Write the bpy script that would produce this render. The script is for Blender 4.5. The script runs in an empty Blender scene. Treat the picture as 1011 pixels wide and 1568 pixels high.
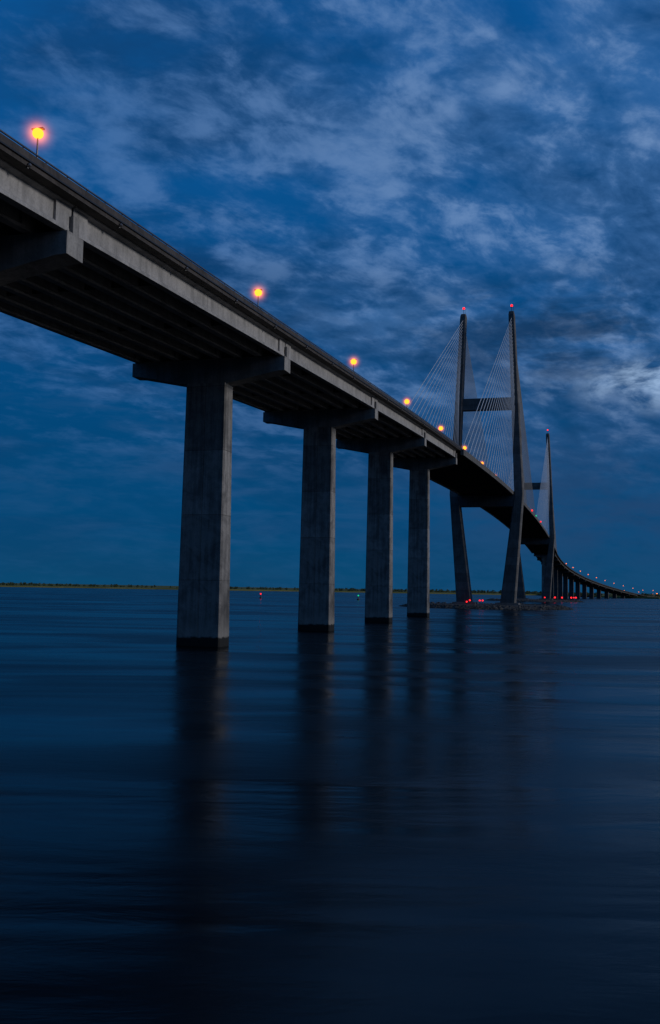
import bpy, math, random
from mathutils import Matrix, Vector, noise
random.seed(7)
scene=bpy.context.scene
scene.view_settings.view_transform='Standard'
scene.view_settings.look='None'
scene.view_settings.exposure=0
TH=math.radians(15.51); SP=55.3
X0,Y0=-17.07,131.6
CAMH=8.1

# ------------------------------------------------------------ node helpers
def newmat(name):
    m=bpy.data.materials.new(name); m.use_nodes=True
    nt=m.node_tree; nt.nodes.clear()
    return m,nt
def N(nt,t,**kw):
    n=nt.nodes.new(t)
    for k,v in kw.items():
        setattr(n,k,v)
    return n
def setin(n,key,v,nt):
    if v is None: return
    if isinstance(v,bpy.types.NodeSocket): nt.links.new(v,n.inputs[key])
    else: n.inputs[key].default_value=v
def M(nt,op,a,b=None,c=None,clamp=False):
    n=N(nt,'ShaderNodeMath',operation=op,use_clamp=clamp)
    setin(n,0,a,nt); setin(n,1,b,nt); setin(n,2,c,nt)
    return n.outputs[0]
def VM(nt,op,a,b=None):
    n=N(nt,'ShaderNodeVectorMath',operation=op)
    setin(n,0,a,nt); setin(n,1,b,nt)
    return n.outputs['Value'] if op in('DOT_PRODUCT','LENGTH','DISTANCE') else n.outputs[0]
def SS(nt,v,a,b,c=0.0,d=1.0):
    n=N(nt,'ShaderNodeMapRange',interpolation_type='SMOOTHSTEP')
    setin(n,'Value',v,nt)
    n.inputs['From Min'].default_value=a; n.inputs['From Max'].default_value=b
    n.inputs['To Min'].default_value=c; n.inputs['To Max'].default_value=d
    return n.outputs[0]
def NZ(nt,vec,scale,detail=4,rough=.55,dist=0.0):
    n=N(nt,'ShaderNodeTexNoise'); setin(n,'Vector',vec,nt)
    n.inputs['Scale'].default_value=scale; n.inputs['Detail'].default_value=detail
    n.inputs['Roughness'].default_value=rough; n.inputs['Distortion'].default_value=dist
    return n.outputs[0]
def MAPP(nt,vec,sc=(1,1,1),rot=(0,0,0),loc=(0,0,0)):
    n=N(nt,'ShaderNodeMapping'); setin(n,'Vector',vec,nt)
    n.inputs['Scale'].default_value=sc; n.inputs['Rotation'].default_value=rot; n.inputs['Location'].default_value=loc
    return n.outputs[0]
def MIX(nt,f,a,b,bt='MIX'):
    n=N(nt,'ShaderNodeMix',data_type='RGBA',blend_type=bt)
    def s(i,v):
        if isinstance(v,bpy.types.NodeSocket): nt.links.new(v,n.inputs[i])
        elif i==0: n.inputs[0].default_value=v
        else: n.inputs[i].default_value=(v[0],v[1],v[2],1)
    s(0,f); s(6,a); s(7,b)
    return n.outputs[2]
def finish(nt,col,rough,bump=None,bdist=.05,bstr=.5,spec=None,metal=0.0,ior=None):
    p=N(nt,'ShaderNodeBsdfPrincipled'); o=N(nt,'ShaderNodeOutputMaterial')
    if isinstance(col,bpy.types.NodeSocket): nt.links.new(col,p.inputs['Base Color'])
    else: p.inputs['Base Color'].default_value=(*col,1)
    setin(p,'Roughness',rough,nt); p.inputs['Metallic'].default_value=metal
    if spec is not None: p.inputs['Specular IOR Level'].default_value=spec
    if ior: p.inputs['IOR'].default_value=ior
    if bump is not None:
        b=N(nt,'ShaderNodeBump'); b.inputs['Distance'].default_value=bdist; b.inputs['Strength'].default_value=bstr
        nt.links.new(bump,b.inputs['Height']); nt.links.new(b.outputs[0],p.inputs['Normal'])
    nt.links.new(p.outputs[0],o.inputs[0])
    return p

def concrete(name,ca,cb,panels=None,wet=False,streak=1.0):
    m,nt=newmat(name)
    tc=N(nt,'ShaderNodeTexCoord').outputs['Object']
    big=NZ(nt,tc,.35,6,.65,.5)
    vs=NZ(nt,MAPP(nt,tc,(1.6,1.6,.09)),1.0,6,.7)
    fine=NZ(nt,tc,5,5,.7)
    f=M(nt,'ADD',M(nt,'MULTIPLY',big,.55),M(nt,'MULTIPLY',vs,.45*streak))
    f=SS(nt,f,.38,.60)
    col=MIX(nt,f,ca,cb)
    col=MIX(nt,M(nt,'MULTIPLY',SS(nt,fine,.35,.75),.32),col,(ca[0]*.4,ca[1]*.4,ca[2]*.4))
    h=fine
    if panels:
        sx=N(nt,'ShaderNodeSeparateXYZ'); nt.links.new(tc,sx.inputs[0])
        cx=N(nt,'ShaderNodeCombineXYZ')
        nt.links.new(M(nt,'ADD',sx.outputs[0],panels[0]),cx.inputs[0]); nt.links.new(sx.outputs[2],cx.inputs[1])
        br=N(nt,'ShaderNodeTexBrick',offset=0.0)
        nt.links.new(cx.outputs[0],br.inputs['Vector'])
        br.inputs['Scale'].default_value=1; br.inputs['Brick Width'].default_value=panels[0]; br.inputs['Row Height'].default_value=panels[1]
        br.inputs['Mortar Size'].default_value=.06; br.inputs['Mortar Smooth'].default_value=.6
        br.inputs['Color1'].default_value=(.62,.62,.62,1); br.inputs['Color2'].default_value=(1.0,1.0,1.0,1); br.inputs['Mortar'].default_value=(.3,.3,.3,1)
        col=MIX(nt,.85,col,br.outputs['Color'],'MULTIPLY')
        h=M(nt,'SUBTRACT',fine,M(nt,'MULTIPLY',br.outputs['Fac'],1.5))
    if wet:
        sx=N(nt,'ShaderNodeSeparateXYZ'); nt.links.new(tc,sx.inputs[0])
        e=M(nt,'ADD',sx.outputs[2],M(nt,'MULTIPLY',NZ(nt,tc,1.2,3),.9))
        col=MIX(nt,SS(nt,e,1.9,5.2,.35,0),col,(.30,.28,.25))
        col=MIX(nt,SS(nt,e,1.55,1.9,1,0),col,(.012,.012,.011))
    finish(nt,col,.85,h,.04,.5,spec=.25)
    return m

m_pier=concrete('pier_concrete',(.135,.13,.125),(.34,.32,.30),panels=(3.17,8.9),wet=True)
m_cap=concrete('cap_concrete',(.16,.152,.145),(.30,.285,.265))
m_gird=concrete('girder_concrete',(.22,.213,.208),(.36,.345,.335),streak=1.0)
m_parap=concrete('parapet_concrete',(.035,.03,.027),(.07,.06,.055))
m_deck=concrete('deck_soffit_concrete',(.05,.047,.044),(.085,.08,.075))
m_pyl=concrete('pylon_concrete',(.10,.095,.09),(.17,.16,.15),panels=(40,4.2))
m_dim=concrete('far_dimmed_concrete',(.05,.047,.045),(.10,.094,.09))  # colour darkened so the far approach looks less sunlit
def simple(name,col,rough=.6,metal=0,spec=None):
    m,nt=newmat(name)
    tc=N(nt,'ShaderNodeTexCoord').outputs['Object']
    f=NZ(nt,tc,3,4)
    c=MIX(nt,f,[x*.75 for x in col],[x*1.2 for x in col])
    finish(nt,c,rough,f,.01,.3,spec=spec,metal=metal)
    return m
m_asph=simple('asphalt',(.05,.05,.052),.9)
m_white=simple('road_paint',(.75,.75,.72),.7)
m_cable=simple('cable_sheath',(.55,.54,.52),.5)
m_steel=simple('galvanised_steel',(.13,.12,.12),.45,.8)
m_dark=simple('dark_metal',(.03,.03,.03),.5,.5)
def emis(name,col,st):
    m,nt=newmat(name)
    e=N(nt,'ShaderNodeEmission'); e.inputs[0].default_value=(*col,1); e.inputs[1].default_value=st
    o=N(nt,'ShaderNodeOutputMaterial'); nt.links.new(e.outputs[0],o.inputs[0])
    return m
m_sod=emis('sodium_lamp',(1,.24,.015),3.4)
m_red=emis('red_beacon',(1,.02,.025),2.2)
m_green=emis('green_beacon',(.02,1,.45),.7)
m_amber=emis('amber_lamp',(1,.20,.02),2.6)

# ------------------------------------------------------------ mesh builder
class B:
    def __init__(s): s.v=[]; s.f=[]; s.mi=[]; s.mats=[]
    def mat(s,m):
        if m not in s.mats: s.mats.append(m)
        return s.mats.index(m)
    def add(s,vs,fs,m):
        o=len(s.v); i=s.mat(m)
        s.v+= [tuple(v) for v in vs]
        for f in fs: s.f.append(tuple(o+a for a in f)); s.mi.append(i)
    def loft(s,rings,m,caps=True):
        n=len(rings[0]); vs=[p for r in rings for p in r]; fs=[]
        for i in range(len(rings)-1):
            for j in range(n):
                k=(j+1)%n
                fs.append((i*n+j,i*n+k,(i+1)*n+k,(i+1)*n+j))
        if caps:
            fs.append(tuple(range(n))[::-1]); fs.append(tuple((len(rings)-1)*n+j for j in range(n)))
        s.add(vs,fs,m)
    def box(s,a,b,m):
        x0,y0,z0=a;x1,y1,z1=b
        s.loft([[(x0,y0,z0),(x1,y0,z0),(x1,y1,z0),(x0,y1,z0)],[(x0,y0,z1),(x1,y0,z1),(x1,y1,z1),(x0,y1,z1)]],m)
    def tube(s,p,q,r,m,n=6,r2=None):
        p=Vector(p);q=Vector(q);d=(q-p).normalized()
        a=d.orthogonal().normalized(); b=d.cross(a)
        r2=r if r2 is None else r2
        R=[[],[]]
        for i in range(n):
            t=2*math.pi*i/n; o=a*math.cos(t)+b*math.sin(t)
            R[0].append(p+o*r);R[1].append(q+o*r2)
        s.loft(R,m)
    def ball(s,c,r,m,nu=10,nv=6,sz=1.0):
        rings=[]
        for i in range(1,nv):
            ph=math.pi*i/nv
            rings.append([(c[0]+r*math.sin(ph)*math.cos(2*math.pi*j/nu),c[1]+r*math.sin(ph)*math.sin(2*math.pi*j/nu),c[2]+sz*r*math.cos(ph)) for j in range(nu)])
        s.loft(rings,m)
    def obj(s,name,parent=None,loc=(0,0,0),rz=0.0,smooth=False):
        me=bpy.data.meshes.new(name); me.from_pydata(s.v,[],s.f)
        for m in s.mats: me.materials.append(m)
        me.polygons.foreach_set('material_index',s.mi)
        if smooth: me.polygons.foreach_set('use_smooth',[True]*len(s.f))
        me.update()
        import bmesh
        bm=bmesh.new(); bm.from_mesh(me); bmesh.ops.recalc_face_normals(bm,faces=bm.faces); bm.to_mesh(me); bm.free()
        o=bpy.data.objects.new(name,me); scene.collection.objects.link(o)
        o.location=loc; o.rotation_euler=(0,0,rz)
        if parent: o.parent=parent
        return o

# ------------------------------------------------------------ bridge alignment
SC=940.0; R=2500.0; LC=1100.0
def path(s):
    if s<=SC: return X0+s*math.sin(TH),Y0+s*math.cos(TH),TH
    x,y,_=path(SC); a=min(s-SC,LC)/R
    x+= R*(math.cos(TH)-math.cos(TH+a)); y+= R*(math.sin(TH+a)-math.sin(TH))
    if s-SC>LC:
        d=s-SC-LC; x+=d*math.sin(TH+a); y+=d*math.cos(TH+a)
    return x,y,TH+a
def D(s):
    n=s/SP; m=9.87-abs(n-9.87)
    h=43.5+3.2*m
    if m>1: h-=3.2*(m-1)**2/(2*8.87)
    return max(h-1.35,3.2)
def P(s,k,z,rel=True):
    x,y,h=path(s)
    return (x+k*math.cos(h),y-k*math.sin(h),z+(D(s) if rel else 0))
NT1=6.42; NT2=13.32
S_A=3*SP; S_B=(19.74-3)*SP
near_p=[-3,-2,-1,0,1,2,3]
far_p=[16.74+i for i in range(0,15)]
bridge=bpy.data.objects.new('cable_stayed_bridge',None); scene.collection.objects.link(bridge)

def sweep(b,prof,ss,m):
    b.loft([[P(s,k,z) for k,z in prof] for s in ss],m)
def frange(a,b,st):
    n=max(1,round((b-a)/st)); return [a+(b-a)*i/n for i in range(n+1)]

# deck slab + parapets full length
allS=frange(-3*SP,41*SP,13.8)
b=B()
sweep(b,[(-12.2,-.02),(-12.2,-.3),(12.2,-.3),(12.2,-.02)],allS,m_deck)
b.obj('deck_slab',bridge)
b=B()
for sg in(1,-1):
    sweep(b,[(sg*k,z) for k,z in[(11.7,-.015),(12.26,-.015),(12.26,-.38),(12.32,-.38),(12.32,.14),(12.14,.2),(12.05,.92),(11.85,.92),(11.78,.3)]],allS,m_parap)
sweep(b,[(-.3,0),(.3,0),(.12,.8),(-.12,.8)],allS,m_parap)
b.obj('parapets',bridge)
b=B()
for sg in(1,-1):   # rail + conduit
    sweep(b,[(sg*11.9,1.08),(sg*12.02,1.08),(sg*12.02,1.18),(sg*11.9,1.18)],allS,m_steel)
    sweep(b,[(sg*12.36,-.02),(sg*12.48,-.02),(sg*12.48,.1),(sg*12.36,.1)],allS,m_dark)
s=-3*SP
while s<8*SP:
    for sg in(1,-1):
        b.tube(P(s,sg*11.96,.9),P(s,sg*11.96,1.1),.05,m_steel,4)
    s+=3.0
s=-2.9*SP
while s<4*SP:
    for sg in (1,-1):
        p0=P(s,sg*12.3,-.55); b.tube(P(s,sg*12.3,-.35),p0,.12,m_dark,6)
        b.ball(P(s,sg*12.45,-.3),.17,m_steel,8,5)
    s+=13.8
b.obj('railing_and_conduit',bridge)
b=B()
sweep(b,[(-11.6,-.018),(11.6,-.018),(11.6,-.004),(-11.6,-.004)],allS,m_asph)
for k in(-11.0,-.8,.8,11.0):
    b.loft([[P(s,k-.07,.0),P(s,k+.07,.0)] for s in allS],m_white,False)
b.obj('road_surface',bridge)

# girders
GK=[-10.6+i*21.2/7 for i in range(8)]
def girders(plist,name,detail=True):
    b=B(); mg=m_gird if detail else m_dim
    for a,c in zip(plist[:-1],plist[1:]):
        s0=a*SP+.12; s1=c*SP-.12
        ss=frange(s0,s1,14 if detail else 28)
        for k in GK:
            prof=[(-.6,-.28),(-.6,-.42),(-.12,-.58),(-.12,-2.1),(-.4,-2.32),(-.4,-2.6),(.4,-2.6),(.4,-2.32),(.12,-2.1),(.12,-.58),(.6,-.42),(.6,-.28)]
            sweep(b,[(k+x,z) for x,z in prof],ss,mg)
            if detail:
                for e0,e1 in((s0+.03,s0+2.3),(s1-2.3,s1-.03)):
                    sweep(b,[(k-.36,-.5),(k-.36,-2.4),(k+.36,-2.4),(k+.36,-.5)],[e0,e1],mg)
        if detail:
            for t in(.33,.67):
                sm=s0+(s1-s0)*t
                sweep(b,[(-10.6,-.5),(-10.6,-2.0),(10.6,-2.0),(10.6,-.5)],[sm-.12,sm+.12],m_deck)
    return b.obj(name,bridge)
girders(near_p,'approach_girders')
girders(far_p,'far_approach_girders',False)

# piers
def pier(n,idx):
    s=n*SP; x,y,h=path(s); d=D(s)
    top=d-6.15
    far=n>16.9
    mp=m_dim if far else m_pier; mc=m_dim if far else m_cap
    b=B()
    if top>0:
        def ring(z,w,t,c=.2):
            w/=2;t/=2
            return [(-w+c,-t,z),(w-c,-t,z),(w,-t+c,z),(w,t-c,z),(w-c,t,z),(-w+c,t,z),(-w,t-c,z),(-w,-t+c,z)]
        rings=[]
        for i in range(6):
            f=i/5; z=-3+(top+3+.05)*f
            fr=(z)/36.0
            rings.append(ring(z,6.35-.4*fr,3.7-1.0*fr))
        b.loft(rings,mp)
        b.obj('pier_shaft',bridge,(x,y,0),-h)
    b=B()
    tp=-2.78
    tip=-4.68; bot=-6.15
    W=11.35
    pr=[(-W,tp),(-W,tip),(-W+1,tip-.05),(-3.6,bot+.1),(-3.0,bot),(3.0,bot),(3.6,bot+.1),(W-1,tip-.05),(W,tip),(W,tp)]
    t=1.25
    sh=.06
    b.loft([[(k*(1-.004),-t,z+.0) for k,z in pr],[(k,-t+sh,z) for k,z in pr],[(k,t-sh,z) for k,z in pr],[(k*(1-.004),t,z) for k,z in pr]],mc)
    for k in GK:
        for yy in(-.75,.75):
            b.box((k-.3,yy-.25,tp-.01),(k+.3,yy+.25,-2.59),m_dark)
    for i in range(7):
        b.box((GK[i]+.38,-.25,-2.3),(GK[i+1]-.38,.25,-.35),m_deck)
    for sg in(1,-1):
        b.box((sg*11.2-.14,-.45,tp-.01),(sg*11.2+.14,.45,-1.3),mc)
    b.obj('pier_cap',bridge,(x,y,d),-h)
for i,n in enumerate(near_p+far_p): pier(n,i)

# cable-stayed deck
b=B()
cs=frange(S_A+1.2,S_B-1.2,13.8)
for sg in(1,-1):
    sweep(b,[(sg*12.34,.05),(sg*12.34,-1.5),(sg*12.6,-1.75),(sg*13.3,-1.75),(sg*13.3,.05)],cs,m_pyl)
b.obj('edge_girders',bridge)
b=B()
s=S_A+5
while s<S_B:
    sweep(b,[(-12.33,-.29),(-12.33,-1.45),(12.33,-1.45),(12.33,-.29)],[s-.25,s+.25],m_deck); s+=4.6
b.obj('floor_beams',bridge)

# pylons
def lerp(a,b,t): return a+(b-a)*t
def legp(z):
    if z<56: t=z/56; return lerp(10.4,15.9,t),lerp(7.4,4.5,t),lerp(8.0,6.5,t)
    t=(z-56)/92; return lerp(15.9,12.0,t),lerp(4.5,3.0,t),lerp(6.5,4.6,t)
def pylon(n):
    s=n*SP; x,y,h=path(s)
    b=B()
    for sg in(1,-1):
        rings=[]
        for z in[0,14,28,42,54,56,58,75,95,115,135,146.5,148]:
            k,w,t=legp(z); 
            if z==148: w*=.8;t*=.8
            w/=2;t/=2;c=min(.5,w*.3); k*=sg
            rings.append([(k-w+c,-t,z),(k+w-c,-t,z),(k+w,-t+c,z),(k+w,t-c,z),(k+w-c,t,z),(k-w+c,t,z),(k-w,t-c,z),(k-w,-t+c,z)])
        b.loft(rings,m_pyl)
        b.loft([[(sg*10.4-7,-8,-2),(sg*10.4+7,-8,-2),(sg*10.4+7,8,-2),(sg*10.4-7,8,-2)],[(sg*10.4-5.5,-6,2.6),(sg*10.4+5.5,-6,2.6),(sg*10.4+5.5,6,2.6),(sg*10.4-5.5,6,2.6)]],m_pyl)
        b.tube((sg*12,0,148),(sg*12,0,150.5),.12,m_dark,5)
        b.tube((sg*12+.8,1,148),(sg*12+.8,1,153),.06,m_dark,4)
    def beam(z0,z1,t):
        k0=legp(z0)[0]-legp(z0)[1]/2+.3; k1=legp(z1)[0]-legp(z1)[1]/2+.3
        b.loft([[(-k0,-t,z0),(k0,-t,z0),(k1,-t,z1),(-k1,-t,z1)],[(-k0,t,z0),(k0,t,z0),(k1,t,z1),(-k1,t,z1)]],m_pyl)
    beam(98.5,104.3,2.0)
    beam(49.9,55.3,2.9)
    b.obj('pylon',bridge,(x,y,0),-h)
    return
pylon(NT1); pylon(NT2)
# cables
b=B()
NC=22
for n in(NT1,NT2):
    s0=n*SP
    for sg in(1,-1):
        for dr in(1,-1):
            for i in range(NC):
                f=(i+1)/NC
                ds=6+ (188-6)*f
                z=lerp(103.5,144.5,(i/(NC-1))**.8)
                k=legp(z)[0]
                a=P(s0+dr*1.8,sg*k,z,False); c=P(s0+dr*ds,sg*12.85,.0)
                b.tube(a,c,.11,m_cable,5)
b.obj('stay_cables',bridge)

# ------------------------------------------------------------ street lamps
LH=11.8
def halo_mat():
    m,nt=newmat('lamp_glow_volume')  # glow built as emission in a volume, standing in for lamp glare
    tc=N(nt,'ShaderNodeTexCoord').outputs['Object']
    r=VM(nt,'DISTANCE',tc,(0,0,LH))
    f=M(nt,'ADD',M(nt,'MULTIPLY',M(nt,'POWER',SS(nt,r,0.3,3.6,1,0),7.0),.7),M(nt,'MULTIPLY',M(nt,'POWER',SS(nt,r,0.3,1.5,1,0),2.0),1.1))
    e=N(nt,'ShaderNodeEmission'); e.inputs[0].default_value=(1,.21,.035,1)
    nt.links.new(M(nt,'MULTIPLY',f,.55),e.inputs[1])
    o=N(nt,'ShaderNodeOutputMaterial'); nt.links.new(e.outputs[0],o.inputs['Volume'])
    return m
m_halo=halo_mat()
def lamp_mesh(glow,br=.46,mt=None):
    b=B()
    b.tube((0,0,.75),(0,0,1.4),.2,m_steel,8)
    b.tube((0,0,1.4),(0,0,LH-.3),.13,m_steel,8,.08)
    for sg in(1,-1):
        b.tube((0,0,LH+.2),(sg*.35,0,LH+.42),.05,m_steel,6)
        b.box((sg*.36-.26,-.2,LH+.36),(sg*.36+.26,.2,LH+.5),m_steel)
    b.ball((0,0,LH),br,mt or m_sod,14,10,.95)
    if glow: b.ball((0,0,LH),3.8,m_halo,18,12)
    return b
def lamp(s,glow=True,br=.46):
    b=lamp_mesh(glow,br,None if glow else m_amber)
    x,y,h=path(s)
    b.obj('street_lamp',None,(x,y,D(s)),-h)
s_l=(89.2-Y0)/math.cos(TH)
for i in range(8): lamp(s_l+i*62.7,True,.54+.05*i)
for i in range(16,31): lamp(s_l+i*62.7,False,.6)

# ------------------------------------------------------------ beacons
def beacon(name,loc,m,r=.5,post=1.2):
    b=B()
    b.tube((0,0,-post),(0,0,-.2),.1,m_dark,6); b.tube((0,0,-.35),(0,0,-.2),r*.7,m_dark,8)
    b.ball((0,0,r*.6),r,m,10,6)
    b.obj(name,None,loc)
for n in(NT1,NT2):
    for sg in(1,-1):
        beacon('aviation_beacon',P(n*SP,sg*12,150.9,False),m_red,.65,.4)
for n,m in((8.9,m_red),(9.7,m_green),(10.7,m_red)):
    for sg in(1,-1):
        beacon('navigation_light',P(n*SP,sg*13.6,-.3),m,.6 if m is m_red else .5,1.0)
def buoy(loc,m):
    b=B()
    b.loft([[(math.cos(a*math.pi/5)*r,math.sin(a*math.pi/5)*r,z) for a in range(10)] for r,z in((.9,-.5),(1.1,0),(1.1,.5),(.45,1.0),(.3,2.6),(.12,3.0))],m_dark)
    b.ball((0,0,3.3),.55,m,10,6)
    b.obj('channel_buoy',None,loc)
Zb=700
buoy(((402-505.5)/1465*Zb,Zb,0),m_red)
buoy(((551-505.5)/1465*Zb,Zb,0),m_green)

# ------------------------------------------------------------ rock islands
def rockm():
    m,nt=newmat('riprap_rock')
    tc=N(nt,'ShaderNodeTexCoord').outputs['Object']
    v=N(nt,'ShaderNodeTexVoronoi'); nt.links.new(tc,v.inputs[0]); v.inputs['Scale'].default_value=.8
    c=MIX(nt,v.outputs['Distance'],(.025,.023,.02),(.10,.093,.085))
    finish(nt,c,.95,NZ(nt,tc,3,5),.2,.8,spec=.2)
    return m
m_rock=rockm()
t=(1+5**.5)/2
ICO=[Vector(v).normalized() for v in[(-1,t,0),(1,t,0),(-1,-t,0),(1,-t,0),(0,-1,t),(0,1,t),(0,-1,-t),(0,1,-t),(t,0,-1),(t,0,1),(-t,0,-1),(-t,0,1)]]
ICF=[(0,11,5),(0,5,1),(0,1,7),(0,7,10),(0,10,11),(1,5,9),(5,11,4),(11,10,2),(10,7,6),(7,1,8),(3,9,4),(3,4,2),(3,2,6),(3,6,8),(3,8,9),(4,9,5),(2,4,11),(6,2,10),(8,6,7),(9,8,1)]
def island(n,ra,rb,cnt):
    x,y,h=path(n*SP)
    b=B()
    na=72; rings=[]
    for f,z in((1.1,-2),(1.0,.0),(.95,.8),(.9,1.3),(.7,1.5),(.3,1.6),(.02,1.6)):
        r=[]
        for i in range(na):
            a=2*math.pi*i/na; w=1+.05*noise.noise((math.cos(a)*3,math.sin(a)*3,n))
            r.append((ra*f*w*math.cos(a),rb*f*w*math.sin(a),z+.35*noise.noise((math.cos(a)*9*f,math.sin(a)*9*f,z+5))))
        rings.append(r)
    b.loft(rings,m_rock)
    for i in range(cnt):
        a=random.uniform(0,2*math.pi); f=random.uniform(.88,1.03)
        zz=lerp(1.5,-.2,(f-.88)/.15)
        w=1+.05*noise.noise((math.cos(a)*3,math.sin(a)*3,n))
        c=Vector((ra*f*w*math.cos(a),rb*f*w*math.sin(a),zz)); r=random.uniform(.35,.85)
        R3=Matrix.Rotation(random.uniform(0,6),3,'Z')@Matrix.Rotation(random.uniform(0,6),3,'X')
        vs=[c+R3@Vector((v.x*random.uniform(.75,1.2)*r,v.y*random.uniform(.6,1.0)*r,v.z*random.uniform(.5,.9)*r)) for v in ICO]
        b.add(vs,ICF,m_rock)
    b.obj('rock_island',None,(x,y,0),-h)
    return x,y,h
island(NT1,41,46,1800)
island(NT2,41,46,700)
def isl(n,a,ra=39,rb=44):
    x,y,h=path(n*SP); lx=ra*math.cos(a)*.92; ly=rb*math.sin(a)*.92
    return (x+lx*math.cos(-h)-ly*math.sin(-h), y+lx*math.sin(-h)+ly*math.cos(-h),3.4)
for k in (-5.5,-4.0,.8,2.2):
    beacon('warning_light',P(NT1*SP-9,k-3,3.3 if k!=-5.5 else 2.6,False),m_red,.42,1.8)
for a,r in((-2.1,.45),(-1.25,.55),(-1.0,.75),(-.8,.7),(-.45,.75),(.1,.75),(.35,.55)):
    beacon('warning_light',isl(NT2,a),m_red,r,2.0)

# ------------------------------------------------------------ water
m,nt=newmat('water')
tc=N(nt,'ShaderNodeTexCoord').outputs['Object']
w1=NZ(nt,MAPP(nt,tc,(.35,.9,1),(0,0,.2)),1.0,4,.6,.3)
w2=NZ(nt,MAPP(nt,tc,(.03,.10,1),(0,0,-.1)),1.0,3,.5,.8)
w3=NZ(nt,MAPP(nt,tc,(.008,.03,1),(0,0,-.25)),1.0,3,.5,.8)
h=M(nt,'ADD',M(nt,'MULTIPLY',w1,.10),M(nt,'ADD',M(nt,'MULTIPLY',w2,.9),M(nt,'MULTIPLY',w3,3.0)))
rg=SS(nt,M(nt,'ADD',M(nt,'MULTIPLY',w2,.45),M(nt,'MULTIPLY',w3,.55)),.38,.62,.15,.36)
p=finish(nt,(.0004,.0010,.002),rg,h,.4,.8,ior=1.21)
m_water=m
b=B()
S=40000
b.add([(-S,-S,0),(S,-S,0),(S,S,0),(-S,S,0)],[(0,1,2,3)],m_water)
b.obj('water')

# ------------------------------------------------------------ land
def marsh():
    m,nt=newmat('marsh_grass')
    tc=N(nt,'ShaderNodeTexCoord').outputs['Object']
    c=MIX(nt,SS(nt,NZ(nt,MAPP(nt,tc,(.01,.03,1)),1,5),.4,.6),(.10,.095,.025),(.20,.17,.05))
    finish(nt,c,.95,NZ(nt,tc,.5,4),.5,.8,spec=.1)
    return m
m_marsh=marsh()
shore=[(-9000,3300),(-4000,2200),(-2000,1900),(-900,1850),(-300,2000),(200,2200),(520,2300),(600,2050),(500,1800),(560,1640),(760,1520),(1100,1420),(2000,1500),(5000,1700),(12000,3000)]
pts=[]
for (xa,ya),(xb,yb) in zip(shore[:-1],shore[1:]):
    n=max(2,int(math.hypot(xb-xa,yb-ya)/60))
    for i in range(n):
        f=i/n; x=lerp(xa,xb,f);y=lerp(ya,yb,f)
        pts.append((x,y+45*noise.noise((x*.006,y*.006,1))))
b=B()
rows=[]
for off,z in((-6,-1),(0,.4),(3,2.6),(30,3.0),(120,2.9),(600,2.9),(26000,2.9)):
    rows.append([(x,y+off,z+(.5*noise.noise((x*.03,off,2)) if 0<off<1000 else 0)) for x,y in pts])
n=len(pts); vs=[q for r in rows for q in r]
fs=[(i*n+j,i*n+j+1,(i+1)*n+j+1,(i+1)*n+j) for i in range(len(rows)-1) for j in range(n-1)]
b.add(vs,fs,m_marsh); b.obj('marsh_land')
def leafm():
    m,nt=newmat('tree_foliage')
    tc=N(nt,'ShaderNodeTexCoord').outputs['Object']
    c=MIX(nt,NZ(nt,tc,.3,4),(.018,.028,.012),(.05,.065,.025))
    finish(nt,c,.9,spec=.1); return m
m_leaf=leafm(); m_bark=simple('bark',(.06,.045,.03),.9)
b=B()
for i in range(9000):
    j=random.randrange(len(pts)-1); x,y=pts[j]
    if x<-1300 or x>1900: continue
    dens=noise.noise((x*.0035,y*.002,9))
    if random.random()>.5+dens*1.6: continue
    x+=random.uniform(-30,30); y+=random.uniform(60,420)
    H=random.uniform(2.5,6.5)*(1.0+.5*dens); wd=H*random.uniform(.4,.75)
    b.tube((x,y,2.6),(x,y,2.6+H*.6),.3,m_bark,4,.12)
    for q in range(26):
        a=random.uniform(0,6.28); rr=wd*math.sqrt(random.random()); z=2.6+H*random.uniform(.1,1)
        rr*=1.1-abs((z-2.6)/H-.5)
        c=Vector((x+rr*math.cos(a),y+rr*math.sin(a),z)); sz=H*random.uniform(.08,.2)
        u=Vector([random.uniform(-1,1) for _ in range(3)]).normalized(); v=u.orthogonal().normalized()
        b.add([c-u*sz-v*sz,c+u*sz-v*sz*.7,c+u*sz*.8+v*sz,c-u*sz*.6+v*sz*.9],[(0,1,2,3)],m_leaf)
b.obj('distant_tree_line')
def shore_light(x,y,z,r,m):
    b=B(); b.tube((0,0,-z+1.5),(0,0,-.3),.12,m_dark,5); b.box((-.4,-.25,-.3),(.4,.25,-.05),m_dark); b.ball((0,0,.2),r,m,8,6,.7)
    b.obj('shore_lamp',None,(x,y,z))
for px,yy,z,r,mm in((925,2300,16,1.0,m_amber),(944,2300,10,.8,m_amber),(957,2200,15,.9,m_amber),(966,2200,7,.8,m_amber),(979,2100,12,.9,m_amber),(987,2100,8,.9,m_sod),(1000,2000,8,1.0,m_amber),(1007,2000,9,1.2,m_sod)):
    shore_light((px-505.5)/1465*yy,yy,z,r,mm)

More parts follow.
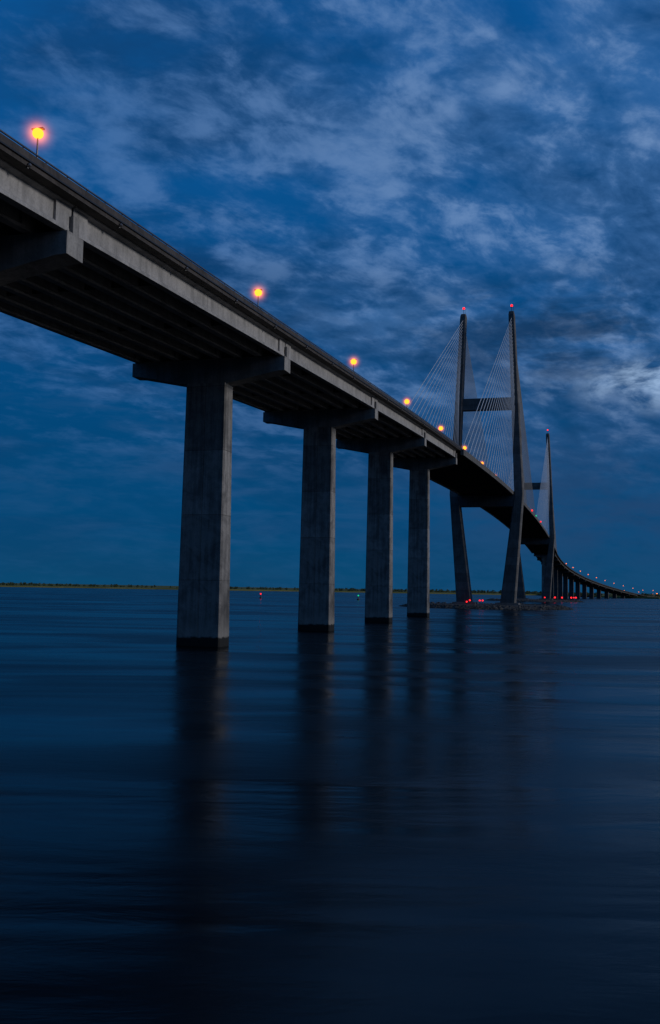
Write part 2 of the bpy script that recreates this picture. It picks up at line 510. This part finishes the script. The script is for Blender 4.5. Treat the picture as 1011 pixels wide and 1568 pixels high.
# ------------------------------------------------------------ world
w=bpy.data.worlds.new('World'); scene.world=w; w.use_nodes=True
nt=w.node_tree; nt.nodes.clear()
sd=Vector((.962,-.25,0)).normalized(); el=math.radians(14)
sky=N(nt,'ShaderNodeTexSky',sky_type='NISHITA'); sky.sun_disc=False
sky.sun_elevation=math.radians(3); sky.sun_rotation=math.atan2(sd.x,sd.y); sky.ozone_density=4
dirv=N(nt,'ShaderNodeTexCoord').outputs['Generated']
sx=N(nt,'ShaderNodeSeparateXYZ'); nt.links.new(dirv,sx.inputs[0])
dz=M(nt,'MAXIMUM',sx.outputs[2],0.0)
den=M(nt,'ADD',dz,.30)
cx=N(nt,'ShaderNodeCombineXYZ')
nt.links.new(M(nt,'DIVIDE',sx.outputs[0],den),cx.inputs[0]); nt.links.new(M(nt,'DIVIDE',sx.outputs[1],den),cx.inputs[1])
pc=cx.outputs[0]
ramp=N(nt,'ShaderNodeValToRGB'); nt.links.new(dz,ramp.inputs[0])
cr=ramp.color_ramp
stops=[(0,(.003,.062,.155)),(.06,(.0006,.059,.170)),(.16,(.0006,.058,.178)),(.30,(.002,.070,.228)),(.45,(.003,.083,.275)),(.62,(.003,.078,.275)),(1,(.003,.055,.2))]
cr.elements[0].position=0; cr.elements[0].color=(*stops[0][1],1)
cr.elements[1].position=1; cr.elements[1].color=(*stops[-1][1],1)
for q,c in stops[1:-1]:
    e=cr.elements.new(q); e.color=(*c,1)
base=ramp.outputs[0]
right=SS(nt,sx.outputs[0],-.40,.40)
high=SS(nt,dz,.08,.26)
def DIA(ang,sc,loc):
    return MAPP(nt,MAPP(nt,pc,(1,1,1),(0,0,ang)),sc,(0,0,0),loc)
A=NZ(nt,DIA(-.5,(.85,1.1,1),(3.1,1.7,0)),2.6,9,.62,.3)
Bn=NZ(nt,DIA(-.75,(.65,1.0,1),(7.3,2.2,0)),8.5,8,.62,.35)
Fn=NZ(nt,DIA(-.35,(.75,1.0,1),(2.3,9.2,0)),19,6,.6,.3)
C=NZ(nt,DIA(-.2,(.6,1.1,1),(1.2,8.4,0)),2.3,7,.55,.2)
dk=M(nt,'MULTIPLY',SS(nt,C,.42,.62),M(nt,'ADD',.28,M(nt,'MULTIPLY',high,.72)))
col=MIX(nt,M(nt,'MULTIPLY',dk,.66),base,(.006,.034,.105))
cl=M(nt,'ADD',M(nt,'ADD',M(nt,'MULTIPLY',A,.38),M(nt,'MULTIPLY',Bn,.36)),M(nt,'MULTIPLY',Fn,.26))
cl=M(nt,'ADD',cl,M(nt,'MULTIPLY',M(nt,'SUBTRACT',right,.5),.08))
cf=SS(nt,cl,.43,.58)
cf=M(nt,'MULTIPLY',cf,M(nt,'ADD',M(nt,'MULTIPLY',high,.82),.08))
col=MIX(nt,M(nt,'MULTIPLY',cf,.66),col,(.055,.165,.400))
tf=SS(nt,M(nt,'ADD',M(nt,'ADD',M(nt,'MULTIPLY',Bn,.45),M(nt,'MULTIPLY',A,.25)),M(nt,'MULTIPLY',Fn,.30)),.49,.62)
col=MIX(nt,M(nt,'MULTIPLY',M(nt,'MULTIPLY',tf,right),M(nt,'MULTIPLY',high,.85)),col,(.17,.29,.52))
def patch(v,rad0,rad1,nz,amt,colr,col):
    d=VM(nt,'SUBTRACT',dirv,v); d=VM(nt,'MULTIPLY',d,(1,1,2.6))
    r=VM(nt,'LENGTH',d)
    f=SS(nt,r,rad0,rad1,1,0)
    f=M(nt,'MULTIPLY',M(nt,'MULTIPLY',f,nz),amt)
    return MIX(nt,f,col,colr)
def dv(px,py):
    az=math.atan((px-505.5)/1465); e=math.atan((901+(px-505)*.0175-py)/1465)
    return (math.sin(az)*math.cos(e),math.cos(az)*math.cos(e),math.sin(e))
n1=SS(nt,NZ(nt,MAPP(nt,dirv,(1,1,2.5)),14,6,.6,.3),.38,.60)
n2=SS(nt,NZ(nt,MAPP(nt,dirv,(1,1,3)),8,6,.6,.3),.33,.6)
n3=SS(nt,NZ(nt,MAPP(nt,dirv,(1,1,5),(0,0,0),(4,2,1)),9,7,.6,.4),.46,.66)
col=patch(dv(880,525),.05,.24,n2,.8,(.0045,.027,.080),col)
col=patch(dv(430,490),.03,.22,n2,.5,(.003,.034,.105),col)
col=patch(dv(1010,600),.01,.10,n1,.95,(.32,.47,.70),col)
col=patch(dv(560,480),.0,.12,n1,.4,(.07,.18,.40),col)
col=patch(dv(380,700),.05,.45,n3,.3,(.035,.10,.24),col)
col=patch(dv(900,760),.05,.28,n2,.5,(.022,.055,.14),col)
nsk=VM(nt,'MULTIPLY',sky.outputs[0],(.012,.03,.05))
col10=VM(nt,'MULTIPLY',col,(10,10,10))
tot=VM(nt,'ADD',col10,nsk)
bg=N(nt,'ShaderNodeBackground'); nt.links.new(tot,bg.inputs[0]); bg.inputs[1].default_value=.1
o=N(nt,'ShaderNodeOutputWorld'); nt.links.new(bg.outputs[0],o.inputs[0])

# ------------------------------------------------------------ sun (afterglow)
L=bpy.data.lights.new('sun','SUN'); L.energy=1.3; L.angle=math.radians(10); L.color=(1,.97,.95)
so=bpy.data.objects.new('sun',L); scene.collection.objects.link(so)
tv=Vector((sd.x*math.cos(el),sd.y*math.cos(el),math.sin(el)))
so.rotation_euler=tv.to_track_quat('Z','Y').to_euler()

# ------------------------------------------------------------ camera
cam=bpy.data.cameras.new('camera'); co=bpy.data.objects.new('camera',cam); scene.collection.objects.link(co)
cam.sensor_fit='HORIZONTAL'; cam.sensor_width=36; cam.lens=36*1465/1011
cam.clip_start=.5; cam.clip_end=100000
co.matrix_world=Matrix.Translation((0,0,CAMH))@Matrix.Rotation(math.radians(90+4.57),4,'X')@Matrix.Rotation(math.radians(1.0),4,'Z')
scene.camera=co
